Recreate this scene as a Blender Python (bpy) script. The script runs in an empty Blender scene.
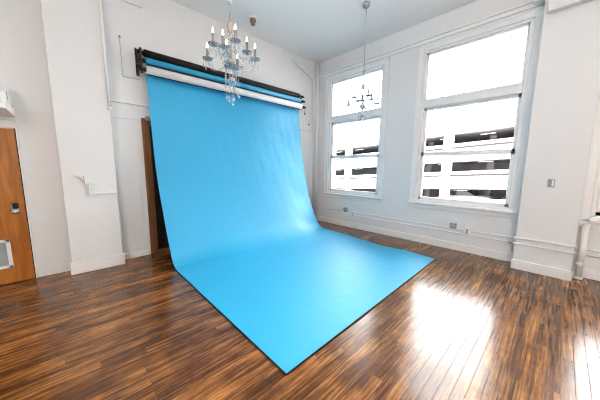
import bpy, math, random
from mathutils import Vector, Matrix
random.seed(7)
PI = math.pi
COL = bpy.context.scene.collection

# ------------------------------------------------------------------ materials
def new_mat(name):
    m = bpy.data.materials.new(name); m.use_nodes = True
    nt = m.node_tree
    return m, nt, nt.nodes['Principled BSDF']

def simple(name, col, rough=0.5, metal=0.0, spec=0.5, bump=0.0, bscale=40.0, var=0.0):
    m, nt, b = new_mat(name)
    b.inputs['Base Color'].default_value = (*col, 1)
    b.inputs['Roughness'].default_value = rough
    b.inputs['Metallic'].default_value = metal
    b.inputs['Specular IOR Level'].default_value = spec
    if bump or var:
        tc = nt.nodes.new('ShaderNodeTexCoord')
        no = nt.nodes.new('ShaderNodeTexNoise'); no.inputs['Scale'].default_value = bscale
        no.inputs['Detail'].default_value = 4
        nt.links.new(tc.outputs['Object'], no.inputs['Vector'])
        if bump:
            bp = nt.nodes.new('ShaderNodeBump'); bp.inputs['Strength'].default_value = bump
            bp.inputs['Distance'].default_value = 0.02
            nt.links.new(no.outputs['Fac'], bp.inputs['Height'])
            nt.links.new(bp.outputs['Normal'], b.inputs['Normal'])
        if var:
            mx = nt.nodes.new('ShaderNodeMix'); mx.data_type = 'RGBA'
            mx.inputs[6].default_value = (*[c * (1 - var) for c in col], 1)
            mx.inputs[7].default_value = (*[min(1, c * (1 + var)) for c in col], 1)
            nt.links.new(no.outputs['Fac'], mx.inputs[0])
            nt.links.new(mx.outputs[2], b.inputs['Base Color'])
    return m

M = {}
M['wall'] = simple('white_wall_paint', (0.81, 0.805, 0.80), 0.6, bump=0.06, bscale=14, var=0.015)
M['wall_win'] = simple('white_masonry_paint', (0.80, 0.795, 0.79), 0.5, bump=0.08, bscale=22, var=0.015)
M['ceil'] = simple('ceiling_paint', (0.86, 0.845, 0.825), 0.7, bump=0.03, bscale=9)
M['trim'] = simple('gloss_white_trim', (0.87, 0.86, 0.85), 0.32, bump=0.02, bscale=18)
M['plastic'] = simple('white_plastic', (0.82, 0.82, 0.82), 0.4)
M['grey_plastic'] = simple('grey_plastic', (0.35, 0.36, 0.37), 0.45)
M['wire_grey'] = simple('pale_grey_wire', (0.5, 0.5, 0.5), 0.5)
M['black'] = simple('black_plastic', (0.008, 0.008, 0.009), 0.4)
M['black_paper'] = simple('black_paper', (0.012, 0.011, 0.011), 0.7, bump=0.05, bscale=60)
M['white_paper'] = simple('white_paper', (0.80, 0.79, 0.82), 0.7, bump=0.03, bscale=60)
M['steel'] = simple('steel', (0.55, 0.55, 0.56), 0.35, metal=0.9)
M['dull_steel'] = simple('dull_steel', (0.40, 0.41, 0.41), 0.45, metal=0.6)
M['taupe'] = simple('taupe_candle_sleeve', (0.19, 0.17, 0.155), 0.5)
M['bronze'] = simple('aged_bronze', (0.42, 0.36, 0.31), 0.4, metal=0.3)
M['concrete'] = simple('white_concrete', (0.86, 0.86, 0.85), 0.8, var=0.03, bscale=0.6)
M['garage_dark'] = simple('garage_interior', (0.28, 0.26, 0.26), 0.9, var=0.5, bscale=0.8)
M['ground'] = simple('asphalt', (0.25, 0.25, 0.25), 0.9, var=0.1, bscale=2)
M['tan'] = simple('sprinkler_brass', (0.26, 0.19, 0.13), 0.5, metal=0.3)
M['car_silver'] = simple('silver_car_paint', (0.55, 0.56, 0.58), 0.3, metal=0.5)
M['car_dark'] = simple('dark_car_paint', (0.03, 0.035, 0.045), 0.3, metal=0.3)
M['car_glass'] = simple('car_window', (0.02, 0.025, 0.03), 0.1)
M['rubber'] = simple('rubber', (0.015, 0.015, 0.015), 0.8)

def wood(name, dark, light, rough, scale=(2, 2, 30), contrast=(0.35, 0.7)):
    m, nt, b = new_mat(name)
    tc = nt.nodes.new('ShaderNodeTexCoord'); mp = nt.nodes.new('ShaderNodeMapping')
    mp.inputs['Scale'].default_value = scale
    no = nt.nodes.new('ShaderNodeTexNoise'); no.inputs['Scale'].default_value = 1.0
    no.inputs['Detail'].default_value = 6; no.inputs['Distortion'].default_value = 0.6
    cr = nt.nodes.new('ShaderNodeValToRGB')
    cr.color_ramp.elements[0].position = contrast[0]; cr.color_ramp.elements[0].color = (*dark, 1)
    cr.color_ramp.elements[1].position = contrast[1]; cr.color_ramp.elements[1].color = (*light, 1)
    nt.links.new(tc.outputs['Object'], mp.inputs['Vector']); nt.links.new(mp.outputs[0], no.inputs['Vector'])
    nt.links.new(no.outputs['Fac'], cr.inputs[0]); nt.links.new(cr.outputs[0], b.inputs['Base Color'])
    b.inputs['Roughness'].default_value = rough
    return m
M['door_wood'] = wood('orange_brown_door_wood', (0.33, 0.115, 0.018), (0.50, 0.20, 0.04), 0.38, (14, 14, 1.6))
M['frame_wood'] = wood('brown_frame_wood', (0.15, 0.066, 0.026), (0.26, 0.118, 0.05), 0.5, (25, 25, 1.5))
M['doorway_shade'] = wood('doorway_shade_wood', (0.012, 0.008, 0.006), (0.028, 0.017, 0.012), 0.5, (20, 20, 1.5))  # near-black colour stands in for doorway shade

def backdrop_mat():
    m, nt, b = new_mat('sky_blue_backdrop_paper')
    tc = nt.nodes.new('ShaderNodeTexCoord')
    n1 = nt.nodes.new('ShaderNodeTexNoise'); n1.inputs['Scale'].default_value = 6.5; n1.inputs['Detail'].default_value = 3
    n2 = nt.nodes.new('ShaderNodeTexNoise'); n2.inputs['Scale'].default_value = 260; n2.inputs['Detail'].default_value = 2
    bp1 = nt.nodes.new('ShaderNodeBump'); bp1.inputs['Strength'].default_value = 0.10; bp1.inputs['Distance'].default_value = 0.05
    bp2 = nt.nodes.new('ShaderNodeBump'); bp2.inputs['Strength'].default_value = 0.05; bp2.inputs['Distance'].default_value = 0.002
    nt.links.new(tc.outputs['Object'], n1.inputs['Vector']); nt.links.new(tc.outputs['Object'], n2.inputs['Vector'])
    nt.links.new(n1.outputs['Fac'], bp1.inputs['Height']); nt.links.new(n2.outputs['Fac'], bp2.inputs['Height'])
    nt.links.new(bp1.outputs['Normal'], bp2.inputs['Normal']); nt.links.new(bp2.outputs['Normal'], b.inputs['Normal'])
    b.inputs['Base Color'].default_value = (0.022, 0.370, 0.625, 1)
    b.inputs['Roughness'].default_value = 0.52
    b.inputs['Specular IOR Level'].default_value = 0.8
    b.inputs['Sheen Weight'].default_value = 0.06; b.inputs['Sheen Roughness'].default_value = 0.5
    return m
M['blue'] = backdrop_mat()
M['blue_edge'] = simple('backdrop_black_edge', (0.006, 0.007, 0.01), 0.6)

def floor_mat():
    m, nt, b = new_mat('worn_strip_oak_floor')
    N, L = nt.nodes.new, nt.links.new
    def math_(op, a, bb=None):
        n = N('ShaderNodeMath'); n.operation = op
        for i, v in enumerate((a, bb)):
            if v is None: continue
            if isinstance(v, (int, float)): n.inputs[i].default_value = v
            else: L(v, n.inputs[i])
        return n.outputs[0]
    tc = N('ShaderNodeTexCoord'); sp = N('ShaderNodeSeparateXYZ'); L(tc.outputs['Object'], sp.inputs[0])
    W, LEN = 0.078, 1.7
    yv = math_('DIVIDE', sp.outputs['Y'], W)
    row = math_('FLOOR', yv); fy = math_('FRACT', yv)
    wn = N('ShaderNodeTexWhiteNoise'); wn.noise_dimensions = '1D'; L(row, wn.inputs['W'])
    xs = math_('ADD', math_('DIVIDE', sp.outputs['X'], LEN), math_('MULTIPLY', wn.outputs['Value'], 7.3))
    cell = math_('FLOOR', xs); fx = math_('FRACT', xs)
    cb = N('ShaderNodeCombineXYZ'); L(row, cb.inputs[0]); L(cell, cb.inputs[1])
    wn2 = N('ShaderNodeTexWhiteNoise'); wn2.noise_dimensions = '3D'; L(cb.outputs[0], wn2.inputs['Vector'])
    # grain stretched along the boards
    mp = N('ShaderNodeMapping'); mp.inputs['Scale'].default_value = (2.3, 46, 1)
    L(tc.outputs['Object'], mp.inputs['Vector'])
    ad = N('ShaderNodeVectorMath'); ad.operation = 'ADD'; L(mp.outputs[0], ad.inputs[0]); L(wn2.outputs['Color'], ad.inputs[1])
    gr = N('ShaderNodeTexNoise'); gr.inputs['Scale'].default_value = 1; gr.inputs['Detail'].default_value = 7; gr.inputs['Roughness'].default_value = 0.65
    L(ad.outputs[0], gr.inputs['Vector'])
    wear = N('ShaderNodeTexNoise'); wear.inputs['Scale'].default_value = 2.6; wear.inputs['Detail'].default_value = 8; wear.inputs['Roughness'].default_value = 0.68
    L(tc.outputs['Object'], wear.inputs['Vector'])
    t = math_('ADD', math_('MULTIPLY', wn2.outputs['Value'], 0.17), math_('MULTIPLY', gr.outputs['Fac'], 1.25))
    t = math_('ADD', t, math_('MULTIPLY', wear.outputs['Fac'], 0.60))
    t = math_('SUBTRACT', t, 0.555)
    cr = N('ShaderNodeValToRGB')
    e = cr.color_ramp.elements
    e[0].position = 0.12; e[0].color = (0.036, 0.013, 0.004, 1)
    e[1].position = 0.86; e[1].color = (0.60, 0.295, 0.09, 1)
    for p, c in ((0.38, (0.115, 0.047, 0.016, 1)), (0.60, (0.30, 0.132, 0.040, 1))):
        k = e.new(p); k.color = c
    L(t, cr.inputs[0])
    # seams
    g1 = math_('LESS_THAN', fy, 0.045); g2 = math_('LESS_THAN', fx, 0.0022)
    gap = math_('MAXIMUM', g1, g2)
    mx = N('ShaderNodeMix'); mx.data_type = 'RGBA'; L(math_('MULTIPLY', gap, 0.9), mx.inputs[0])
    L(cr.outputs[0], mx.inputs[6]); mx.inputs[7].default_value = (0.006, 0.003, 0.002, 1)
    # grey scuffs
    mp2 = N('ShaderNodeMapping'); mp2.inputs['Scale'].default_value = (7, 22, 1); L(tc.outputs['Object'], mp2.inputs['Vector'])
    sc = N('ShaderNodeTexNoise'); sc.inputs['Scale'].default_value = 1; sc.inputs['Detail'].default_value = 5; L(mp2.outputs[0], sc.inputs['Vector'])
    scf = math_('MULTIPLY', math_('GREATER_THAN', math_('MULTIPLY', sc.outputs['Fac'], wear.outputs['Fac']), 0.40), 0.30)
    mx2 = N('ShaderNodeMix'); mx2.data_type = 'RGBA'; L(scf, mx2.inputs[0]); L(mx.outputs[2], mx2.inputs[6])
    mx2.inputs[7].default_value = (0.10, 0.075, 0.06, 1)
    L(mx2.outputs[2], b.inputs['Base Color'])
    r = math_('ADD', 0.14, math_('MULTIPLY', gr.outputs['Fac'], 0.12))
    r = math_('ADD', r, math_('MULTIPLY', scf, 0.3))
    r = math_('ADD', r, math_('MULTIPLY', gap, 0.45))
    L(r, b.inputs['Roughness'])
    L(math_('SUBTRACT', 0.22, math_('MULTIPLY', gap, 0.20)), b.inputs['Coat Weight'])
    b.inputs['Specular IOR Level'].default_value = 0.42
    b.inputs['Coat Weight'].default_value = 0.45; b.inputs['Coat Roughness'].default_value = 0.22; b.inputs['Coat IOR'].default_value = 1.5
    h = math_('SUBTRACT', math_('MULTIPLY', gr.outputs['Fac'], 0.25), gap)
    h = math_('ADD', h, math_('MULTIPLY', wn2.outputs['Value'], 0.35))
    bp = N('ShaderNodeBump'); bp.inputs['Strength'].default_value = 0.16; bp.inputs['Distance'].default_value = 0.003
    L(h, bp.inputs['Height']); L(bp.outputs['Normal'], b.inputs['Normal']); L(bp.outputs['Normal'], b.inputs['Coat Normal'])
    return m
M['floor'] = floor_mat()

def pane_mat(name, tint, refl):
    m = bpy.data.materials.new(name); m.use_nodes = True; nt = m.node_tree; nt.nodes.clear()
    o = nt.nodes.new('ShaderNodeOutputMaterial'); t = nt.nodes.new('ShaderNodeBsdfTransparent')
    g = nt.nodes.new('ShaderNodeBsdfGlossy'); g.inputs['Roughness'].default_value = 0.03
    mx = nt.nodes.new('ShaderNodeMixShader'); fr = nt.nodes.new('ShaderNodeFresnel'); fr.inputs['IOR'].default_value = refl
    t.inputs['Color'].default_value = (*tint, 1)
    nt.links.new(fr.outputs[0], mx.inputs[0]); nt.links.new(t.outputs[0], mx.inputs[1]); nt.links.new(g.outputs[0], mx.inputs[2])
    nt.links.new(mx.outputs[0], o.inputs['Surface'])
    return m
M['pane'] = pane_mat('window_glass', (0.98, 0.985, 0.99), 1.35)
def crystal_mat(name, tint, body):
    m = pane_mat(name, tint, 1.45); nt = m.node_tree
    o = nt.nodes['Material Output']; src = o.inputs['Surface'].links[0].from_socket
    d = nt.nodes.new('ShaderNodeBsdfTranslucent'); d.inputs['Color'].default_value = (*tint, 1)
    d2 = nt.nodes.new('ShaderNodeBsdfDiffuse'); d2.inputs['Color'].default_value = (*tint, 1)
    a = nt.nodes.new('ShaderNodeMixShader'); a.inputs[0].default_value = 0.5
    nt.links.new(d.outputs[0], a.inputs[1]); nt.links.new(d2.outputs[0], a.inputs[2])
    mx = nt.nodes.new('ShaderNodeMixShader'); mx.inputs[0].default_value = body
    nt.links.new(src, mx.inputs[1]); nt.links.new(a.outputs[0], mx.inputs[2]); nt.links.new(mx.outputs[0], o.inputs['Surface'])
    return m
M['crystal'] = crystal_mat('cut_crystal', (0.96, 0.97, 0.98), 0.22)
M['crystal_blue'] = crystal_mat('bluish_crystal_dish', (0.86, 0.92, 0.97), 0.16)

def emis(name, col, s):
    m, nt, b = new_mat(name)
    b.inputs['Base Color'].default_value = (*col, 1)
    b.inputs['Emission Color'].default_value = (*col, 1); b.inputs['Emission Strength'].default_value = s
    return m
M['tube'] = emis('garage_lamp', (1.0, 0.95, 0.85), 0.9)
M['bulb'] = emis('lit_candle_bulb', (1.0, 0.93, 0.82), 6.0)

def grille_mat():
    m, nt, b = new_mat('louvre_metal')
    b.inputs['Base Color'].default_value = (0.36, 0.37, 0.37, 1); b.inputs['Roughness'].default_value = 0.5
    b.inputs['Metallic'].default_value = 0.3
    return m
M['louvre'] = grille_mat()

# ------------------------------------------------------------------ mesh builder
class MB:
    def __init__(s): s.v = []; s.f = []; s.sm = []
    def add(s, vs, fs, smooth=False):
        n = len(s.v); s.v += [Vector(v) for v in vs]
        for f in fs: s.f.append([i + n for i in f]); s.sm.append(smooth)
        return s
    def box(s, x0, x1, y0, y1, z0, z1, bev=0.0):
        x0, x1 = sorted((x0, x1)); y0, y1 = sorted((y0, y1)); z0, z1 = sorted((z0, z1))
        b = min(bev, 0.45 * min(x1 - x0, y1 - y0, z1 - z0))
        if b <= 0:
            v = [(x, y, z) for x in (x0, x1) for y in (y0, y1) for z in (z0, z1)]
            return s.add(v, [(0, 1, 3, 2), (4, 6, 7, 5), (0, 4, 5, 1), (2, 3, 7, 6), (0, 2, 6, 4), (1, 5, 7, 3)])
        # chamfered box: each corner gives three vertices
        v = []; idx = {}
        for i, x in enumerate((x0, x1)):
            for j, y in enumerate((y0, y1)):
                for k, z in enumerate((z0, z1)):
                    sx, sy, sz = (1 - 2 * i) * b, (1 - 2 * j) * b, (1 - 2 * k) * b
                    idx[i, j, k, 0] = len(v); v.append((x, y + sy, z + sz))
                    idx[i, j, k, 1] = len(v); v.append((x + sx, y, z + sz))
                    idx[i, j, k, 2] = len(v); v.append((x + sx, y + sy, z))
        f = []
        I = lambda i, j, k, a: idx[i, j, k, a]
        for i in (0, 1):
            q = [I(i, 0, 0, 0), I(i, 1, 0, 0), I(i, 1, 1, 0), I(i, 0, 1, 0)]; f.append(q if i else q[::-1])
            q = [I(0, i, 0, 1), I(0, i, 1, 1), I(1, i, 1, 1), I(1, i, 0, 1)]; f.append(q if i else q[::-1])
            q = [I(0, 0, i, 2), I(1, 0, i, 2), I(1, 1, i, 2), I(0, 1, i, 2)]; f.append(q if i else q[::-1])
        for a in (0, 1):
            for c in (0, 1):
                f.append([I(0, a, c, 1), I(1, a, c, 1), I(1, a, c, 2), I(0, a, c, 2)])
                f.append([I(a, 0, c, 0), I(a, 1, c, 0), I(a, 1, c, 2), I(a, 0, c, 2)])
                f.append([I(a, c, 0, 0), I(a, c, 1, 0), I(a, c, 1, 1), I(a, c, 0, 1)])
        for i in (0, 1):
            for j in (0, 1):
                for k in (0, 1): f.append([I(i, j, k, 0), I(i, j, k, 1), I(i, j, k, 2)])
        return s.add(v, f)
    def tube(s, pts, r, n=10, cap=True):
        pts = [Vector(p) for p in pts]; rs = r if isinstance(r, (list, tuple)) else [r] * len(pts)
        rings = []; up = None; vs = []
        for i, p in enumerate(pts):
            d = (pts[min(i + 1, len(pts) - 1)] - pts[max(i - 1, 0)]).normalized()
            if up is None:
                up = d.orthogonal().normalized()
            up = (up - d * up.dot(d)); up = up.normalized() if up.length > 1e-6 else d.orthogonal().normalized()
            w = d.cross(up)
            for k in range(n):
                a = 2 * PI * k / n; vs.append(p + (up * math.cos(a) + w * math.sin(a)) * rs[i])
        fs = []
        for i in range(len(pts) - 1):
            for k in range(n):
                fs.append((i * n + k, i * n + (k + 1) % n, (i + 1) * n + (k + 1) % n, (i + 1) * n + k))
        s.add(vs, fs, True)
        if cap:
            m = len(s.v) - len(vs)
            s.f.append([m + k for k in range(n)][::-1]); s.sm.append(False)
            e = m + (len(pts) - 1) * n
            s.f.append([e + k for k in range(n)]); s.sm.append(False)
        return s
    def lathe(s, prof, c=(0, 0, 0), axis='z', n=16, smooth=True):
        c = Vector(c); vs = []
        for r, h in prof:
            for k in range(n):
                a = 2 * PI * k / n; u, w = r * math.cos(a), r * math.sin(a)
                vs.append(c + Vector({'z': (u, w, h), 'x': (h, u, w), 'y': (w, h, u)}[axis]))
        fs = []
        for i in range(len(prof) - 1):
            for k in range(n):
                fs.append((i * n + k, i * n + (k + 1) % n, (i + 1) * n + (k + 1) % n, (i + 1) * n + k))
        fs2 = [tuple(range(n))[::-1], tuple((len(prof) - 1) * n + k for k in range(n))]
        s.add(vs, fs, smooth)
        b = len(s.v) - len(vs)
        for q in fs2: s.f.append([b + i for i in q]); s.sm.append(False)
        return s
    def gem(s, c, r, h0, h1, n=6):
        c = Vector(c)
        vs = [c + Vector((0, 0, h1))] + [c + Vector((r * math.cos(2 * PI * k / n), r * math.sin(2 * PI * k / n), 0)) for k in range(n)] + [c - Vector((0, 0, h0))]
        fs = [(0, 1 + k, 1 + (k + 1) % n) for k in range(n)] + [(n + 1, 1 + (k + 1) % n, 1 + k) for k in range(n)]
        return s.add(vs, fs)
    def build(s, name, mat, parent=None, loc=None):
        base = Vector(loc) if loc is not None else Vector((0, 0, 0))
        off = base if parent is None else Vector(parent['_base'])
        me = bpy.data.meshes.new(name)
        me.from_pydata([tuple(v - off) for v in s.v], [], s.f)
        me.polygons.foreach_set('use_smooth', s.sm)
        me.materials.append(mat); me.update()
        o = bpy.data.objects.new(name, me); COL.objects.link(o)
        if parent is not None:
            o.parent = parent; o['_base'] = parent['_base']
        else:
            o.location = base; o['_base'] = tuple(base)
        return o

def thing(name, label, cat, loc, group=None):
    o = bpy.data.objects.new(name, None); COL.objects.link(o); o.empty_display_size = 0.05
    o.location = loc; o['_base'] = tuple(loc); o['label'] = label; o['category'] = cat
    if group: o['group'] = group
    return o
def tag(o, label, cat, group=None):
    o['label'] = label; o['category'] = cat
    if group: o['group'] = group
    return o
def struct(o, label=None):
    o['kind'] = 'structure'
    if label: o['label'] = label
    return o
def sroot(name, loc, label):
    o = bpy.data.objects.new(name, None); COL.objects.link(o); o.location = loc; o['_base'] = tuple(loc)
    o['kind'] = 'structure'; o['label'] = label
    return o

# ------------------------------------------------------------------ room dimensions (metres)
YB, XW, ZC = 5.10, 5.53, 4.54           # back wall plane, window wall plane, ceiling
XL, YR = -3.6, -4.6                     # wall beyond the left edge, wall behind the camera
TW = 0.32                               # window wall thickness
OZ0, OZ1 = 0.93, 3.93                   # window openings
WINS = [(3.05, 4.62), (0.55, 2.13), (-1.96, -0.38), (-4.45, -2.9)]

struct(MB().box(XL - .2, XW + TW, YR - .2, YB + .2, -0.15, 0).build('floor', M['floor']), 'dark worn hardwood strip floor')
struct(MB().box(XL - .2, XW + TW, YR - .2, YB + .2, ZC, ZC + .2).build('ceiling', M['ceil']), 'plain white ceiling')
struct(MB().box(XL - .2, XW + TW, YB, YB + .2, 0, ZC).build('wall_back', M['wall']), 'white wall behind the blue backdrop')
struct(MB().box(XL - .2, XL, YR, YB, 0, ZC).build('wall_left', M['wall']))
struct(MB().box(XL - .2, XW + TW, YR - .2, YR, 0, ZC).build('wall_rear', M['wall']))
w = MB()
ys = [YR] + [y for p in sorted(WINS) for y in p] + [YB]
for i in range(0, len(ys), 2): w.box(XW, XW + TW, ys[i], ys[i + 1], 0, ZC)
for a, b in WINS:
    w.box(XW, XW + TW, a, b, 0, OZ0); w.box(XW, XW + TW, a, b, OZ1, ZC)
struct(w.build('wall_window', M['wall_win']), 'white wall with tall windows on the right')

# piers
struct(MB().box(-0.035, 0.595, 4.875, YB, 0, ZC, 0.006).build('wall_pier_left', M['wall']), 'white square pier left of the backdrop')
PX = 5.20
struct(MB().box(PX, XW, -0.24, 0.405, 0, ZC, 0.006).build('wall_pier_right', M['wall_win']), 'wide white pier between the right windows')
struct(MB().box(-0.055, 0.615, 4.855, 4.875, 0, 0.185, 0.006).build('baseboard_pier_left', M['trim']))
struct(MB().box(PX - .022, PX, -0.262, 0.425, 0, 0.155, 0.006).build('baseboard_pier_right', M['trim']))
struct(MB().box(0.615, 1.04, YB - .016, YB, 0, 0.10, 0.004).build('baseboard_back', M['trim']))
struct(MB().box(2.22, 5.5, YB - .016, YB, 0, 0.10, 0.004).build('baseboard_back', M['trim']))
b = MB().box(XW - .022, XW, 0.425, YB - .02, 0, 0.145, 0.005)
struct(b.build('baseboard_right', M['trim']))
struct(MB().box(XW - .022, XW, YR, -0.262, 0, 0.145, 0.005).build('baseboard_right_near', M['trim']))

# trims
def trim(n, mb, mat='trim', label=None): return struct(mb.build('trim_%d' % n, M[mat]), label)
# picture rail along the window wall (stepped)
t = MB()
t.box(XW - .06, XW, 0.40, YB, 4.165, 4.20, 0.006).box(XW - .03, XW, 0.40, YB, 4.10, 4.165, 0.004)
t.box(XW - .06, XW, YR, -0.24, 4.165, 4.20, 0.006).box(XW - .03, XW, YR, -0.24, 4.10, 4.165, 0.004)
trim(1, t, label='picture rail above the windows')
# band on the back wall
t = MB()
for x0, x1 in ((0.595, 5.36),):
    t.box(x0, x1, YB - .010, YB, 2.40, 2.64, 0.003).box(x0, x1, YB - .045, YB, 2.64, 2.668, 0.004)
trim(2, t, 'wall', label='flat horizontal band on the back wall')
# wiring ridges along the window wall
for n, z in ((3, 0.435), (4, 0.350)):
    t = MB()
    t.box(XW - .022, XW, 0.405, YB - .12, z - .012, z + .012, 0.006)
    t.box(XW - .022, XW, YR, -0.24, z - .012, z + .012, 0.006)
    trim(n, t, 'wall_win', label='narrow ridge low on the window wall')
for n, z in ((5, 0.515), (6, 0.420)):
    t = MB()
    t.box(PX - .026, PX, -0.255, 0.42, z - .014, z + .014, 0.006)
    t.box(PX - .034, PX, -0.262, -0.235, z - .02, z + .02, 0.004).box(PX - .034, PX, 0.40, 0.427, z - .02, z + .02, 0.004)
    trim(n, t, 'wall_win', label='narrow ridge low on the right pier')
# beam over the right pier, block and riser beside it
trim(7, MB().box(PX - .09, XW, YR, 0.36, 3.80, ZC, 0.005), 'wall_win', label='beam resting on top of the right pier')
trim(8, MB().box(XW - .14, XW - .0, 0.41, 0.56, 4.12, 4.30, 0.01), label='small white block at the end of the picture rail')
# corbel over the left pier
trim(9, MB().box(0.595, 1.185, 5.05, YB, 4.22, ZC, 0.01), 'wall', label='soffit next to the left pier')

# ------------------------------------------------------------------ windows
def make_window(n, a, b, label):
    r = sroot('window_%d' % n, (XW, (a + b) / 2, OZ0), label)
    c = 0.145
    m = MB()
    for y0, y1 in ((a - c, a - .03), (b + .03, b + c)):
        m.box(XW - .028, XW, y0, y1, OZ0 - .05, OZ1 + c, 0.006)
    for y0, y1 in ((a - c, a - c + .035), (b + c - .035, b + c)):
        m.box(XW - .042, XW - .02, y0, y1, OZ0 - .05, OZ1 + c, 0.006)
    m.box(XW - .0285, XW, a - .03, b + .03, OZ1 + .02, OZ1 + c, 0.006)
    m.box(XW - .042, XW - .02, a - c, b + c, OZ1 + c - .035, OZ1 + c, 0.006)
    m.build('casing', M['trim'], r)
    f = MB(); d0, d1 = XW - .004, XW + .13                      # jamb frame lining the opening
    f.box(d0, d1, a - .03, a + .022, OZ0, OZ1, .004).box(d0, d1, b - .022, b + .03, OZ0, OZ1, .004).box(d0, d1, a, b, OZ1 - .02, OZ1 + .03, .004)
    f.box(d0, d1, a, b, OZ0, OZ0 + .02, .004)
    f.build('window_frame', M['trim'], r)
    tz0, tz1 = 2.845, 2.995
    MB().box(XW - .012, XW + .12, a + .02, b - .02, tz0, tz1, .01).box(XW - .022, XW, a + .02, b - .02, tz1 - .03, tz1, .004).build('transom_bar', M['trim'], r)
    def sash(name, z0, z1, x, s, rt, rb):
        q = MB()
        q.box(x, x + .035, a + .02, a + .02 + s, z0, z1, .005).box(x, x + .035, b - .02 - s, b - .02, z0, z1, .005)
        q.box(x, x + .035, a + .02, b - .02, z1 - rt, z1, .005).box(x, x + .035, a + .02, b - .02, z0, z0 + rb, .005)
        o = q.build(name, M['trim'], r)
        MB().box(x + .014, x + .020, a + .02 + s * .8, b - .02 - s * .8, z0 + rb * .8, z1 - rt * .8).build('glass_pane', M['pane'], o)
        return o
    sash('fixed_sash', tz1, OZ1 - .02, XW + .03, .035, .04, .03)
    sash('upper_sash', 1.868, tz0, XW + .062, .055, .055, .075)
    lo = sash('lower_sash', OZ0 + .02, 1.948, XW + .024, .06, .085, .055)
    MB().box(XW - .08, XW + .06, a - c - .015, b + (c + .015 if n != 3 else .035), OZ0 - .075, OZ0 - .035, .008).box(XW - .03, XW + .06, a - .02, b + .02, OZ0 - .04, OZ0 + .004, .005).build('sill', M['trim'], r)
    MB().box(XW - .022, XW, a - c, b + c, OZ0 - .16, OZ0 - .075, .006).build('apron', M['trim'], r)
    return r
labs = ['tall white framed window nearest the corner, half behind the far chandelier', 'large white framed window left of the right pier',
        'window past the right pier, cut by the right edge', 'window beyond the frame on the right']
for i, (a, b) in enumerate(WINS): make_window(i + 1, a, b, labs[i])

# ------------------------------------------------------------------ doors
# left wooden door with louvre
r = sroot('door_1', (-0.88, YB, 0), 'orange brown wooden door at the left edge')
MB().box(-1.335, -0.432, YB - .028, YB - .001, 0.008, 2.095, .003).build('door_leaf', M['door_wood'], r)
m = MB()
m.box(-1.44, -1.345, YB - .03, YB, 0, 2.20, .006).box(-0.422, -0.405, YB - .03, YB, 0, 2.12, .004).box(-1.44, -0.405, YB - .03, YB, 2.105, 2.20, .006)
m.build('door_frame', M['trim'], r)
m = MB().box(-0.4305, -0.4225, YB - .02, YB, 0, 2.105)
m.build('door_gap', M['black'], r)
v = MB()
v.box(-1.16, -0.612, YB - .040, YB - .028, .225, .265, .004).box(-1.16, -0.612, YB - .040, YB - .028, .585, .625, .004)
v.box(-1.16, -1.12, YB - .040, YB - .028, .225, .625, .004).box(-0.652, -0.612, YB - .040, YB - .028, .225, .625, .004)
vo = v.build('vent_frame', M['plastic'], r)
v = MB().box(-1.125, -0.648, YB - .029, YB - .0285, .26, .59)
for k in range(15):
    z = .266 + k * .0215
    v.add([(-1.122, YB - .029, z + .018), (-0.65, YB - .029, z + .018), (-0.65, YB - .038, z + .002), (-1.122, YB - .038, z + .002),
           (-1.122, YB - .029, z + .012), (-0.65, YB - .029, z + .012)], [(0, 1, 2, 3), (3, 2, 5, 4)])
v.build('louvre', M['louvre'], vo)
MB().box(-0.555, -0.487, YB - .036, YB - .028, 0.975, 1.085, .004).build('lock_plate', M['steel'], r)
MB().box(-0.545, -0.487, YB - .062, YB - .036, 1.035, 1.105, .008).build('lock', M['black'], r)
MB().lathe([(.018, -.036), (.016, -.06), (.030, -.068), (.034, -.085), (.026, -.10), (.01, -.104)], (-0.522, YB, 1.00), 'y', 16).build('door_knob', M['steel'], r)

# dark doorway with brown frame, half behind the paper
r = sroot('door_2', (1.62, YB, 0), 'brown framed dark doorway behind the left edge of the blue paper')
m = MB()
m.box(1.045, 1.165, YB - .035, YB, 0, 2.44, .005).box(2.095, 2.215, YB - .035, YB, 0, 2.44, .005).box(1.165, 2.095, YB - .035, YB, 2.32, 2.44, .005)
m.build('door_frame', M['frame_wood'], r)
m = MB().box(1.165, 2.095, YB - .018, YB - .001, 0.07, 2.32, .003)
for z0, z1 in ((.25, 1.0), (1.15, 2.15)):
    for x0, x1 in ((1.28, 1.60), (1.68, 2.0)): m.box(x0, x1, YB - .024, YB - .018, z0, z1, .004)
m.build('door_leaf', M['doorway_shade'], r)  # leaf coloured near black for the dark inside the open doorway
MB().box(1.165, 2.095, YB - .03, YB, 0, 0.07, .004).build('threshold', M['frame_wood'], r)
m = MB().box(1.10, 1.22, YB - .075, YB - .035, 2.40, 2.47, .008).tube([(1.20, YB - .055, 2.43), (1.30, YB - .10, 2.44), (1.42, YB - .05, 2.44)], .009, 8)
m.build('door_closer', M['dull_steel'], r)

# ------------------------------------------------------------------ backdrop system
RY = 4.885
XA, XB = 1.14, 4.68
def roll(mb, x0, x1, y, z, rad): mb.lathe([(rad * .35, x0), (rad, x0), (rad, x1), (rad * .35, x1)], (0, y, z), 'x', 28); return mb
def cores(parent, x0, x1, y, z, mat='black'):
    for xe, s in ((x0, -1), (x1, 1)):
        MB().lathe([(.030, xe - s * .02), (.034, xe + s * .012), (.034, xe + s * .035), (.018, xe + s * .037), (.018, xe + s * .065), (.028, xe + s * .067), (.028, xe + s * (.105 if s < 0 else .17))], (0, y, z), 'x', 14).build('core_plug', M[mat], parent)
# black roll
t = thing('paper_roll', 'black paper roll, topmost of the three rolls above the backdrop', 'paper roll', (2.9, RY + .01, 3.445), 'rolls stored above the backdrop')
roll(MB(), 1.115, 4.595, RY + .01, 3.447, .060).build('rolled_paper', M['black_paper'], t); cores(t, 1.115, 4.595, RY + .01, 3.447)
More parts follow.
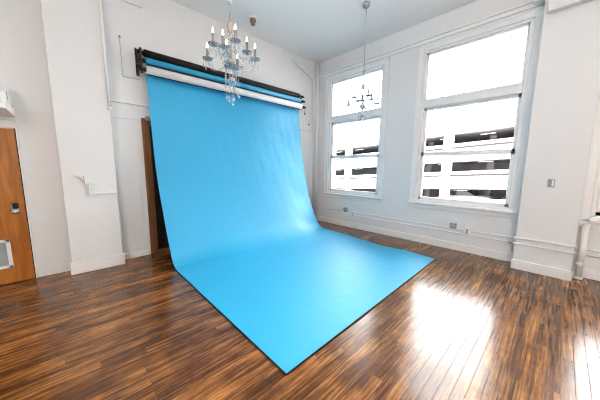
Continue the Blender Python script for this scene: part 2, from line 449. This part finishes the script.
# white roll
t = thing('paper_roll', 'white paper roll, lowest of the three rolls above the backdrop', 'paper roll', (2.9, RY - .02, 3.182), 'rolls stored above the backdrop')
roll(MB(), 1.125, 4.635, RY - .02, 3.184, .070).build('rolled_paper', M['white_paper'], t); cores(t, 1.125, 4.635, RY - .02, 3.184)
MB().tube([(1.13, RY - .045, 3.108), (4.635, RY - .045, 3.108)], .008, 10).build('shadow_line', M['black'], t)  # added black tube stands in for the shadow below the white roll
# blue roll with its hanging sheet
bk = thing('paper_backdrop', 'wide sky blue seamless paper backdrop sweeping from its roll onto the floor', 'backdrop', (2.9, 4.0, 0))
roll(MB(), 1.125, 4.62, RY, 3.330, .056).build('rolled_paper', M['blue'], bk); cores(bk, 1.125, 4.62, RY, 3.330)
MB().tube([(1.13, RY - .048, 3.268), (4.62, RY - .048, 3.268)], .010, 10).build('shadow_line', M['black'], bk)  # thin black tube draws the shadow between blue and white rolls
L_ = [(4.943, 3.33), (4.952, 3.07), (4.90, 2.53), (4.835, 2.0), (4.72, 1.387), (4.52, 0.86), (4.26, 0.27), (4.11, 0.07), (3.93, 0.014), (3.4, .012), (2.75, .012), (2.0, .012), (1.33, .012)]
R_ = [(4.943, 3.33), (4.975, 3.05), (4.92, 2.53), (4.83, 1.9), (4.66, 1.2), (4.53, 0.75), (4.26, 0.24), (4.10, 0.105), (3.88, 0.075), (3.4, .065), (2.5, .012), (2.0, .03), (1.40, .012)]
def cr_spline(P, n):
    out = []
    for i in range(len(P) - 1):
        p0, p1, p2, p3 = P[max(i - 1, 0)], P[i], P[i + 1], P[min(i + 2, len(P) - 1)]
        for k in range(n):
            u = k / n
            out.append(tuple(0.5 * (2 * p1[c] + (-p0[c] + p2[c]) * u + (2 * p0[c] - 5 * p1[c] + 4 * p2[c] - p3[c]) * u * u + (-p0[c] + 3 * p1[c] - 3 * p2[c] + p3[c]) * u ** 3) for c in (0, 1)))
    out.append(P[-1]); return out
M_ = [(4.943, 3.33), (4.965, 3.06), (4.91, 2.53), (4.83, 1.95), (4.68, 1.3), (4.50, .80), (4.25, .36), (4.02, .16), (3.76, .062), (3.4, .022), (2.62, .012), (2.0, .012), (1.365, .012)]
LS, RS, MS = cr_spline(L_, 8), cr_spline(R_, 8), cr_spline(M_, 8)
NX = 60; NP = len(LS)
top = []
for j in range(NP):
    for i in range(NX + 1):
        u = i / NX
        wl = max(0.0, 1 - u / .30); wr = max(0.0, (u - .74) / .26)
        wl = wl * wl * (3 - 2 * wl); wr = wr * wr * (3 - 2 * wr); wm = 1 - wl - wr
        y = LS[j][0] * wl + MS[j][0] * wm + RS[j][0] * wr
        if j > NP * .72: y = LS[j][0] * (1 - u) + RS[j][0] * u
        zf = LS[j][1] * wl + MS[j][1] * wm + RS[j][1] * wr
        z = max(zf, 0.010)
        x = 1.142 + (4.672 - 1.142) * u
        if j > NP * .7: x -= 0.012 * (j / NP - .7) / .3
        # slight cockling of the hanging paper
        if 8 < j < NP * .66:
            amp = .003 * min(1, (j - 8) / 14)
            y += amp * math.sin(7.3 * x + 1.7 * z) * math.sin(5.1 * z + 2.2 * x) + .0018 * math.sin(19 * x - 9 * z) * math.sin(13 * z + 5 * x)
        top.append(Vector((x, y, z)))
m = MB(); n1 = len(top)
fs = []
for j in range(NP - 1):
    for i in range(NX):
        a = j * (NX + 1) + i; fs.append((a, a + NX + 1, a + NX + 2, a + 1))
m.add(top, fs, True)
m.build('paper_sheet', M['blue'], bk)
# black edge along the left side and front of the sheet on the floor
def strip(pts, wdt):       # pts: top-edge points; strip hangs to the floor and sticks out a little
    vs = []; f = []
    for p, o in pts:
        vs += [p, p + o * wdt, Vector(((p + o * wdt).x, (p + o * wdt).y, max(p.z - .012, 0.0))), Vector((p.x, p.y, max(p.z - .012, 0.0)))]
    for k in range(len(pts) - 1):
        for e in range(4): f.append((4 * k + e, 4 * k + 4 + e, 4 * k + 4 + (e + 1) % 4, 4 * k + (e + 1) % 4))
    f.append((0, 1, 2, 3)); q = 4 * (len(pts) - 1); f.append((q + 3, q + 2, q + 1, q))
    return MB().add(vs, f)
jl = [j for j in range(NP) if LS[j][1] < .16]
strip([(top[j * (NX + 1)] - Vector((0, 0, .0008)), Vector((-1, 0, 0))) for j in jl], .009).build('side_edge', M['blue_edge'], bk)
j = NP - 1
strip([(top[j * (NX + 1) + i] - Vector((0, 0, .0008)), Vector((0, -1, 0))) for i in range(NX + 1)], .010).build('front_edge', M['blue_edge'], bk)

# brackets on the wall
def bracket(xc, s, name_label):
    t = thing('roller_bracket', name_label, 'bracket', (xc, YB, 3.32), 'wall brackets holding the rolls')
    MB().box(xc - .022, xc + .022, YB - .022, YB, 3.13, 3.53, .004).build('wall_plate', M['dull_steel'] if s > 0 else M['black'], t)
    for z, y in ((3.447, RY + .01), (3.330, RY), (3.184, RY - .02)):
        m = MB().box(xc - .010, xc + .010, y - .01, YB - .018, z - .045, z - .024, .003)
        m.tube([(xc, y + .03, z - .035), (xc, y - .026, z - .03), (xc, y - .036, z), (xc, y - .026, z + .025)], .009, 8)
        m.build('hook', M['black'], t)
    return t
tb = bracket(1.050, -1, 'black three-hook bracket at the left end of the paper rolls')
m = MB().box(1.04, 1.075, RY - .055, RY - .03, 3.11, 3.50, .006); m.build('front_bar', M['black'], tb)
for z in (3.455, 3.345, 3.225):
    MB().lathe([(.017, 0), (.017, -.02), (.009, -.022), (.009, -.05), (.021, -.052), (.021, -.066)], (1.045, RY - .042, z), 'x', 12).build('knob', M['black'], tb)
bracket(4.700, 1, 'three-hook bracket at the right end of the paper rolls by the corner')
# chain loop hanging from the right bracket
m = MB().tube([(4.79, RY - .02, 3.15), (4.79, RY - .02, 3.05)], .006, 6).lathe([(.006, .02), (.014, .008), (.014, -.03), (.006, -.04)], (4.79, RY - .02, 3.04), 'z', 10)
tag(m.build('pull_cord', M['black'], None, (4.79, RY - .02, 3.05)), 'short black cord end hanging under the right roll ends', 'cord')

# ------------------------------------------------------------------ pipes and conduits
tag(MB().tube([(5.452, 5.045, 0), (5.452, 5.045, ZC)], .048, 20).build('riser_pipe', M['trim'], None, (5.452, 5.045, 0)), 'thick white riser pipe in the corner between backdrop wall and window wall', 'pipe')
m = MB().box(4.60, 4.73, YB - .085, YB - .002, 4.315, 4.475, .008)
jb = thing('junction_box', 'white junction box high on back wall with diagonal conduit', 'junction box', (4.67, YB, 4.40))
m.build('box', M['plastic'], jb)
MB().tube([(4.70, YB - .05, 4.33), (4.74, YB - .05, 4.285), (5.29, YB - .05, 4.085), (5.335, YB - .05, 4.04), (5.335, YB - .05, 3.9), (5.335, YB - .05, 0.1)], .022, 12).build('conduit', M['trim'], jb)
m = MB().tube([(0.590, 4.862, 2.50), (0.590, 4.862, ZC)], .020, 12).lathe([(.020, -.035), (.028, -.03), (.028, .01), (.020, .012)], (0.590, 4.862, 2.50), 'z', 14)
tag(m.build('conduit', M['trim'], None, (0.590, 4.862, 2.5)), 'white conduit down the right edge of the left pier, ending midway', 'conduit')
m = MB().tube([(0.83, YB - .012, 3.66), (0.833, YB - .012, 3.085), (0.845, YB - .012, 3.07), (1.06, YB - .012, 3.07)], .005, 8)
wm = thing('wall_wire', 'thin grey L-shaped wire on the wall left of the rolls', 'wire', (0.833, YB, 3.07))
m.build('wire', M['wire_grey'], wm)
MB().lathe([(.018, 0), (.018, -.022), (.010, -.03)], (0.83, YB, 3.67), 'y', 12).build('wall_clip', M['grey_plastic'], wm)
t = thing('riser_pipe', 'white pipe in the recess right of the right pier', 'pipe', (5.40, -0.325, 0))
MB().tube([(5.40, -0.325, 0.02), (5.40, -0.325, 0.83)], .036, 18).build('pipe', M['trim'], t)
MB().lathe([(.05, 0), (.05, .02), (.04, .035)], (5.40, -0.325, 0), 'z', 18).build('floor_collar', M['trim'], t)
MB().lathe([(.042, .20), (.046, .21), (.046, .25), (.042, .26)], (5.40, -0.325, 0), 'z', 18).build('coupling', M['trim'], t)
t = tag(MB().tube([(XW - .05, 0.455, 4.24), (XW - .05, 0.455, ZC)], .045, 16).build('riser_pipe', M['trim'], None, (XW - .05, .455, 4.24)), 'short white pipe above the large window at the top edge', 'pipe')
# small black hook
m = MB().lathe([(.016, 0), (.016, -.012), (.008, -.014), (.008, -.03), (.014, -.032), (.014, -.042)], (5.165, YB, 2.82), 'y', 12)
tag(m.build('wall_hook', M['black'], None, (5.165, YB, 2.82)), 'small black hook on back wall right of the backdrop', 'hook')

# switches and outlets
def plate_y(name, label, x, z, w_, h_, d, y, cat, group=None, extra=True):
    t = thing(name, label, cat, (x, y, z), group)
    MB().box(x - w_ / 2, x + w_ / 2, y - d, y, z - h_ / 2, z + h_ / 2, .004).build('box', M['plastic'], t)
    return t
y0 = 4.875
t = plate_y('thermostat', 'upper small white box on the left pier', .250, 1.415, .085, .115, .045, y0, 'thermostat')
MB().box(.2025, .2075, y0 - .044, y0 - .0, 1.362, 1.468).build('side_shade', M['grey_plastic'], t)  # grey strip paints the shadow along the left edge of the box
t = plate_y('light_switch', 'lower small white switch box on the left pier with wire moulding', .283, 1.262, .080, .15, .055, y0, 'switch')
MB().box(.273, .293, y0 - .063, y0 - .055, 1.245, 1.285, .003).build('toggle', M['plastic'], t)
MB().box(.323, .590, y0 - .018, y0, 1.186, 1.210, .003).build('wire_moulding', M['wall'], t)

def plate_x(name, label, y, z, w_, h_, d, x, cat, mat, group=None):
    t = thing(name, label, cat, (x, y, z), group)
    MB().box(x - d, x, y - w_ / 2, y + w_ / 2, z - h_ / 2, z + h_ / 2, .004).build('cover_plate', M[mat], t)
    return t
t = plate_x('light_switch', 'steel switch plate on the wide right pier', .088, 1.405, .075, .115, .012, PX, 'switch', 'dull_steel')
for z in (1.435, 1.375):
    MB().box(PX - .020, PX - .010, .094, .118, z - .018, z + .018, .002).build('toggle', M['grey_plastic'], t)
MB().box(PX - .016, PX - .0115, .060, .084, 1.362, 1.45, .002).build('toggle', M['plastic'], t)
for k, (y, z, lab) in enumerate(((3.965, .475, 'grey steel outlet box under the corner window'), (1.375, .485, 'grey steel outlet box under the large window'))):
    t = plate_x('outlet_box', lab, y, z, .11, .11, .055, XW, 'outlet', 'dull_steel', 'steel outlet boxes under the windows')
    MB().lathe([(.038, 0), (.038, -.010), (.030, -.012)], (XW - .055, y, z), 'x', 18).build('socket_face', M['steel'], t)
    for s in (-.012, .012):
        MB().box(XW - .069, XW - .066, y + s - .003, y + s + .003, z - .008, z + .012).build('slot', M['black'], t)
for k, (y, z, lab) in enumerate(((3.71, .39, 'white switch box on the ridges under the corner window'), (1.13, .425, 'white switch box on the ridges under the large window'))):
    t = plate_x('outlet_box', lab, y, z, .10, .125, .05, XW, 'outlet', 'plastic', 'white boxes under the windows')
    MB().box(XW - .054, XW - .049, y - .012, y + .012, z - .045, z + .045, .002).build('socket_face', M['grey_plastic'], t)

# white unit above the left door
t = thing('wall_unit', 'white boxy unit jutting from the wall above the wooden door', 'wall unit', (-0.7, YB, 2.27))
m = MB()
prof = [(YB, 2.255), (4.30, 2.245), (4.30, 2.30), (4.62, 2.34), (4.95, 2.345), (YB, 2.40)]
vs = [(x, y, z) for x in (-0.405, -1.3) for y, z in prof]; n = len(prof)
m.add(vs, [tuple(range(n)), tuple(range(2 * n - 1, n - 1, -1))] + [(i, i + n, (i + 1) % n + n, (i + 1) % n) for i in range(n)])
m.build('ledge', M['trim'], t)
m = MB()
prof = [(YB, 2.36), (4.74, 2.335), (4.72, 2.50), (4.78, 2.59), (4.98, 2.59), (YB, 2.51)]
vs = [(x, y, z) for x in (-0.43, -1.25) for y, z in prof]
m.add(vs, [tuple(range(n)), tuple(range(2 * n - 1, n - 1, -1))] + [(i, i + n, (i + 1) % n + n, (i + 1) % n) for i in range(n)])
m.build('housing', M['plastic'], t)
m = MB()
for k in range(5): m.box(-1.2, -.48, 4.715, 4.745, 2.37 + k * .026, 2.385 + k * .026, .003)
m.box(-0.434, -0.4285, 4.80, 4.86, 2.42, 2.53)
m.build('grille', M['grey_plastic'], t)

# ceiling fitting
t = thing('smoke_detector', 'small brown fitting on the ceiling beside the near chandelier', 'smoke detector', (2.97, 4.505, ZC))
MB().lathe([(.085, 0), (.085, -.018), (.06, -.028)], (2.97, 4.505, ZC), 'z', 20).build('ceiling_plate', M['plastic'], t)
MB().lathe([(.05, -.026), (.062, -.05), (.055, -.085), (.04, -.105), (.045, -.13), (.02, -.15)], (2.97, 4.505, ZC), 'z', 18).build('sensor_body', M['tan'], t)

# ------------------------------------------------------------------ chandeliers
def copy_tree(o, parent=None):
    c = o.copy(); COL.objects.link(c)
    if parent is not None: c.parent = parent
    for ch in list(o.children): copy_tree(ch, c)
    return c
def bez(p0, p1, p2, p3, n=12):
    out = []
    for k in range(n + 1):
        u = k / n; v = 1 - u
        out.append(Vector(p0) * v ** 3 + Vector(p1) * 3 * u * v * v + Vector(p2) * 3 * u * u * v + Vector(p3) * u ** 3)
    return out
def strand(top_p, length, bead=.007, drop=.018):
    m = MB(); x, y, z = top_p
    k = 0; zz = z
    while zz > z - length + .06:
        m.gem((x, y, zz - .010), bead, .010, .010, 6); zz -= .021
    m.gem((x, y, z - length + .028), drop, .028, .032, 6)
    return m
def make_chandelier(cx, cy, label, group):
    t = thing('crystal_chandelier', label, 'chandelier', (cx, cy, ZC), group)
    P = lambda x, y, z: Vector((cx + x, cy + y, z))
    MB().lathe([(.012, 4.455), (.05, 4.47), (.062, 4.50), (.062, ZC)], (cx, cy, 0), 'z', 20).build('ceiling_canopy', M['dull_steel'], t)
    m = MB().tube([P(0, 0, 4.46), P(.006, 0, 3.9), P(0, 0, 3.40), P(0, 0, 3.16)], .006, 8)
    m.lathe([(.006, 3.34), (.02, 3.35), (.02, 3.38), (.006, 3.39)], (cx, cy, 0), 'z', 10)
    m.build('hanging_cable', M['dull_steel'], t)
    # centre column
    MB().lathe([(.006, 3.175), (.022, 3.165), (.034, 3.13), (.028, 3.09), (.012, 3.06), (.009, 3.05)], (cx, cy, 0), 'z', 16).build('top_cup', M['bronze'], t)
    MB().lathe([(.010, 3.06), (.013, 3.0), (.009, 2.95), (.020, 2.935), (.022, 2.92), (.010, 2.905), (.010, 2.86), (.016, 2.83), (.010, 2.79)], (cx, cy, 0), 'z', 14).build('centre_stem', M['bronze'], t)
    MB().lathe([(.012, 2.80), (.048, 2.785), (.055, 2.76), (.045, 2.735), (.02, 2.715), (.012, 2.70)], (cx, cy, 0), 'z', 18).build('hub', M['dull_steel'], t)
    MB().lathe([(.012, 2.715), (.06, 2.70), (.075, 2.715), (.078, 2.725)], (cx, cy, 0), 'z', 20).build('hub_dish', M['crystal_blue'], t)
    def arm(ang, R, ztip, zroot, up):
        a = math.radians(ang); ca, sa = math.cos(a), math.sin(a)
        zb = ztip - .175
        pts = bez(P(.03 * ca, .03 * sa, zroot), P(.45 * R * ca, .45 * R * sa, zroot - .11 + up), P(.95 * R * ca, .95 * R * sa, zroot - .13 + up), P(R * ca, R * sa, zb))
        A = MB().tube(pts, [.007] * 4 + [.006] * 9, 8).build('arm', M['crystal'], t)
        q = (cx + R * ca, cy + R * sa, 0)
        MB().lathe([(.012, zb - .008), (.045, zb), (.055, zb + .012), (.057, zb + .018), (.043, zb + .008), (.012, zb + .006)], q, 'z', 16).build('drip_dish', M['crystal_blue'], A)
        MB().lathe([(.017, zb + .004), (.0165, zb + .03), (.0145, zb + .034), (.0145, zb + .118)], q, 'z', 10).build('candle_sleeve', M['taupe'], A)
        MB().lathe([(.006, zb + .118), (.0095, zb + .13), (.0098, zb + .141), (.005, zb + .162), (.001, zb + .178)], q, 'z', 10).build('candle_bulb', M['bulb'], A)
        for k in range(4):
            b_ = a + PI / 4 + k * PI / 2
            strand((q[0] + .05 * math.cos(b_), q[1] + .05 * math.sin(b_), zb + .012), .11, .0055, .011).build('crystal_drop', M['crystal'], A)
    for k in range(4): arm(135 + 90 * k + (6 if k == 2 else 0), .262, 2.965, 2.765, 0)
    for k in range(4): arm(167 + 90 * k, .185, 3.07, 2.90, .02)
    # swagged bead chains
    for k in range(6):
        a = 2 * PI * k / 6 + .4
        m = MB()
        for p in bez(P(.03 * math.cos(a), .03 * math.sin(a), 3.11), P(.07 * math.cos(a), .07 * math.sin(a), 2.93), P(.14 * math.cos(a), .14 * math.sin(a), 2.76), P(.235 * math.cos(a), .235 * math.sin(a), 2.80), 18):
            m.gem(p, .0065, .007, .007, 6)
        m.build('bead_chain', M['crystal'], t)
    # lower crystals
    for k in range(10):
        a = 2 * PI * k / 10
        R = .075 if k % 2 else .062
        strand(P(R * math.cos(a), R * math.sin(a), 2.715), .20 + .09 * (k % 3 == 0) + .05 * (k % 2), .007, .014).build('crystal_drop', M['crystal'], t)
    for k in range(3):
        a = 2 * PI * k / 3 + .3
        strand(P(.028 * math.cos(a), .028 * math.sin(a), 2.70), .34 + .035 * k, .007, .017).build('crystal_drop', M['crystal'], t)
    m = MB().lathe([(.03, 2.60), (.033, 2.595), (.033, 2.565), (.03, 2.56)], (cx, cy, 0), 'z', 12)
    m.build('bottom_ring', M['dull_steel'], t)
    return t
near = make_chandelier(1.447, 2.64, 'large crystal chandelier hanging in front of the paper rolls', 'crystal chandeliers')
far = copy_tree(near)
far.location = (4.194, 2.712, ZC); far.rotation_euler.z = math.radians(-14)
far['label'] = 'farther crystal chandelier hanging in front of the corner window'

# ------------------------------------------------------------------ outside
XG = 26.0; SL = -0.06
gar = thing('parking_garage', 'white concrete parking garage with long dark openings outside the windows', 'building', (XG, 7.2, -9))
def sh(mb):
    for v in mb.v: v.z += SL * (v.y - 7.18)
    return mb
Y0, Y1 = -25, 45
bots = [3.78, 1.27, -1.22, -3.71, -6.15]; H_ = .90
zt = 9.0
for k, zb in enumerate(bots):
    sh(MB().box(XG, XG + .35, Y0, Y1, zb + H_, (bots[k - 1] if k else 6.8))).build('spandrel', M['concrete'], gar)
    sh(MB().box(XG - .012, XG + .01, Y0, Y1, zb - .46, zb - .27)).build('rail_slot', M['black'], gar)
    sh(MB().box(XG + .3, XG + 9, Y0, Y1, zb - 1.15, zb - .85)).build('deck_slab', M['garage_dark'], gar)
for k in range(-3, 4):
    y = 7.5 + 11.2 * k
    sh(MB().box(XG - .015, XG + .5, y - .36, y + .36, -9, 6.7)).build('column', M['concrete'], gar)
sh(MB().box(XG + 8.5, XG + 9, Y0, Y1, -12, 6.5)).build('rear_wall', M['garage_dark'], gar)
sh(MB().box(XG + .3, XG + 9, Y0, Y1, 6.3, 6.7)).build('roof_slab', M['concrete'], gar)
for k in range(3):
    for q in range(9):
        y = -2.4 + 3.4 * q
        sh(MB().box(XG + 2.2, XG + 2.5, y, y + 1.1, bots[k] + .80, bots[k] + .84)).build('ceiling_lamp', M['tube'], gar)
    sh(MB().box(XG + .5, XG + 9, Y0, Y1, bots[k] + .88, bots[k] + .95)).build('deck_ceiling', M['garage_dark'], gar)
    for q in range(6):
        y = -1.0 + 5.6 * q
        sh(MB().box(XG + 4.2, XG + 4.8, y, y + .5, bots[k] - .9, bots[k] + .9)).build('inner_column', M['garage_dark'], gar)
struct(MB().box(8, 60, -60, 80, -13.2, -13.0).build('ground', M['ground']))

def make_car(x, y, z, mat, label):
    t = thing('car', label, 'car', (x, y, z), 'cars in the parking garage')
    def loft(secs, mb):
        n = len(secs[0]); vs = [p for s_ in secs for p in s_]; fs = []
        for i in range(len(secs) - 1):
            for k in range(n): fs.append((i * n + k, i * n + (k + 1) % n, (i + 1) * n + (k + 1) % n, (i + 1) * n + k))
        fs.append(tuple(range(n))[::-1]); fs.append(tuple((len(secs) - 1) * n + k for k in range(n)))
        return mb.add(vs, fs)
    def sec(u, hw, z0, z1, ch): return [(x - hw, y + u, z + z0), (x + hw, y + u, z + z0), (x + hw, y + u, z + z1 - ch), (x + hw - ch, y + u, z + z1), (x - hw + ch, y + u, z + z1), (x - hw, y + u, z + z1 - ch)]
    loft([sec(-2.2, .75, .35, .62, .08), sec(-2.0, .86, .25, .78, .08), sec(-.9, .9, .22, .92, .08), (sec(1.3, .9, .22, .95, .08)), sec(2.0, .86, .25, .9, .08), sec(2.2, .78, .35, .75, .08)], MB()).build('car_body', M[mat], t)
    loft([sec(-1.0, .80, .88, .93, .02), sec(-.3, .70, .88, 1.40, .08), sec(.8, .70, .88, 1.45, .08), sec(1.7, .78, .88, .96, .02)], MB()).build('cabin', M['car_glass'], t)
    loft([sec(-.32, .69, 1.38, 1.44, .03), sec(.2, .69, 1.40, 1.48, .03), sec(.85, .69, 1.40, 1.47, .03)], MB()).build('car_roof', M[mat], t)
    for u in (-1.35, 1.35):
        for s_ in (-1, 1):
            MB().lathe([(.32, -.1), (.32, .1)], (x + s_ * .82, y + u, z + .32), 'x', 16).build('wheel', M['rubber'], t)
    return t
def deck(zb, y): return zb - .85 + SL * (y - 7.18) + .08
for y, mat, lab in ((6.2, 'car_silver', 'pale silver car on lowest visible garage level seen through the large window'), (1.2, 'car_dark', 'dark car parked right of the silver car in the garage')):
    make_car(XG + 2.2, y, deck(-1.22, y) + .02, mat, lab).rotation_euler.x = math.atan(SL)

# ------------------------------------------------------------------ light
wd = bpy.data.worlds.new('overcast_sky'); bpy.context.scene.world = wd; wd.use_nodes = True
bg = wd.node_tree.nodes['Background']
bg.inputs['Strength'].default_value = 14.0
_nt = wd.node_tree; _tc = _nt.nodes.new('ShaderNodeTexCoord'); _sp = _nt.nodes.new('ShaderNodeSeparateXYZ'); _cr = _nt.nodes.new('ShaderNodeValToRGB')
_nt.links.new(_tc.outputs['Generated'], _sp.inputs[0]); _nt.links.new(_sp.outputs['Z'], _cr.inputs[0]); _nt.links.new(_cr.outputs[0], bg.inputs['Color'])
_cr.color_ramp.elements[0].position = 0.0; _cr.color_ramp.elements[0].color = (0.42, 0.42, 0.415, 1)
_cr.color_ramp.elements[1].position = 0.9; _cr.color_ramp.elements[1].color = (1.5, 1.49, 1.47, 1)
def lamp(kind, name, loc, direction, energy, size=None, size_y=None, color=(1, 1, 1)):
    d = bpy.data.lights.new(name, kind); d.energy = energy; d.color = color
    if kind == 'AREA':
        d.shape = 'RECTANGLE'; d.size = size; d.size_y = size_y or size
    o = bpy.data.objects.new(name, d); COL.objects.link(o); o.location = loc
    o.rotation_euler = Vector(direction).to_track_quat('-Z', 'Y').to_euler()
    return o
s = lamp('SUN', 'sun', (0, 0, 20), (0.72, -0.15, -0.62), 4.0, color=(1, .97, .93)); s.data.angle = math.radians(2)
for a, b in WINS:
    p = lamp('AREA', 'sky_portal', (XW + TW + .02, (a + b) / 2, (OZ0 + OZ1) / 2), (-1, 0, 0), 1.0, OZ1 - OZ0, b - a)
    p.data.cycles.is_portal = True
bs = lamp('AREA', 'ceiling_fill_light', (0.3, -0.6, 2.3), (0.33, 0.30, 0.9), 140, 1.0, 1.0, color=(1, .97, .93)); bs.data.spread = math.radians(95)  # added unseen lamp, neutral fill bounced off the ceiling
lamp('AREA', 'rear_fill_light', (-2.6, -2.2, 2.6), (0.86, 0.42, -0.02), 125, 1.6, 1.6, color=(1, .98, .95))  # unseen fill lamp added to brighten the window wall

# ------------------------------------------------------------------ camera
f, pit, roll_, yaw = 246.99, 0.132907, 0.0064644, 0.760591
cy, sy, cp, sp = math.cos(yaw), math.sin(yaw), math.cos(pit), math.sin(pit)
fw = Vector((sy * cp, cy * cp, -sp)); rt = Vector((cy, -sy, 0)); up = rt.cross(fw)
r2 = rt * math.cos(roll_) + up * math.sin(roll_); u2 = -rt * math.sin(roll_) + up * math.cos(roll_)
cam = bpy.data.cameras.new('camera'); co = bpy.data.objects.new('camera', cam); COL.objects.link(co)
cam.sensor_fit = 'HORIZONTAL'; cam.sensor_width = 36; cam.lens = f / 600 * 36; cam.clip_start = .05; cam.clip_end = 300
mt = Matrix(((r2.x, u2.x, -fw.x, 0), (r2.y, u2.y, -fw.y, 0), (r2.z, u2.z, -fw.z, 1.62), (0, 0, 0, 1)))
co.matrix_world = mt
sc = bpy.context.scene; sc.camera = co
sc.view_settings.view_transform = 'Standard'; sc.view_settings.look = 'Medium High Contrast'
sc.view_settings.exposure = 0.10
sc.cycles.use_denoising = True; sc.cycles.filter_width = 1.1
sc.cycles.max_bounces = 10; sc.cycles.diffuse_bounces = 6; sc.cycles.transparent_max_bounces = 24
sc.cycles.sample_clamp_indirect = 8
for o in bpy.data.objects:
    if '_base' in o: del o['_base']
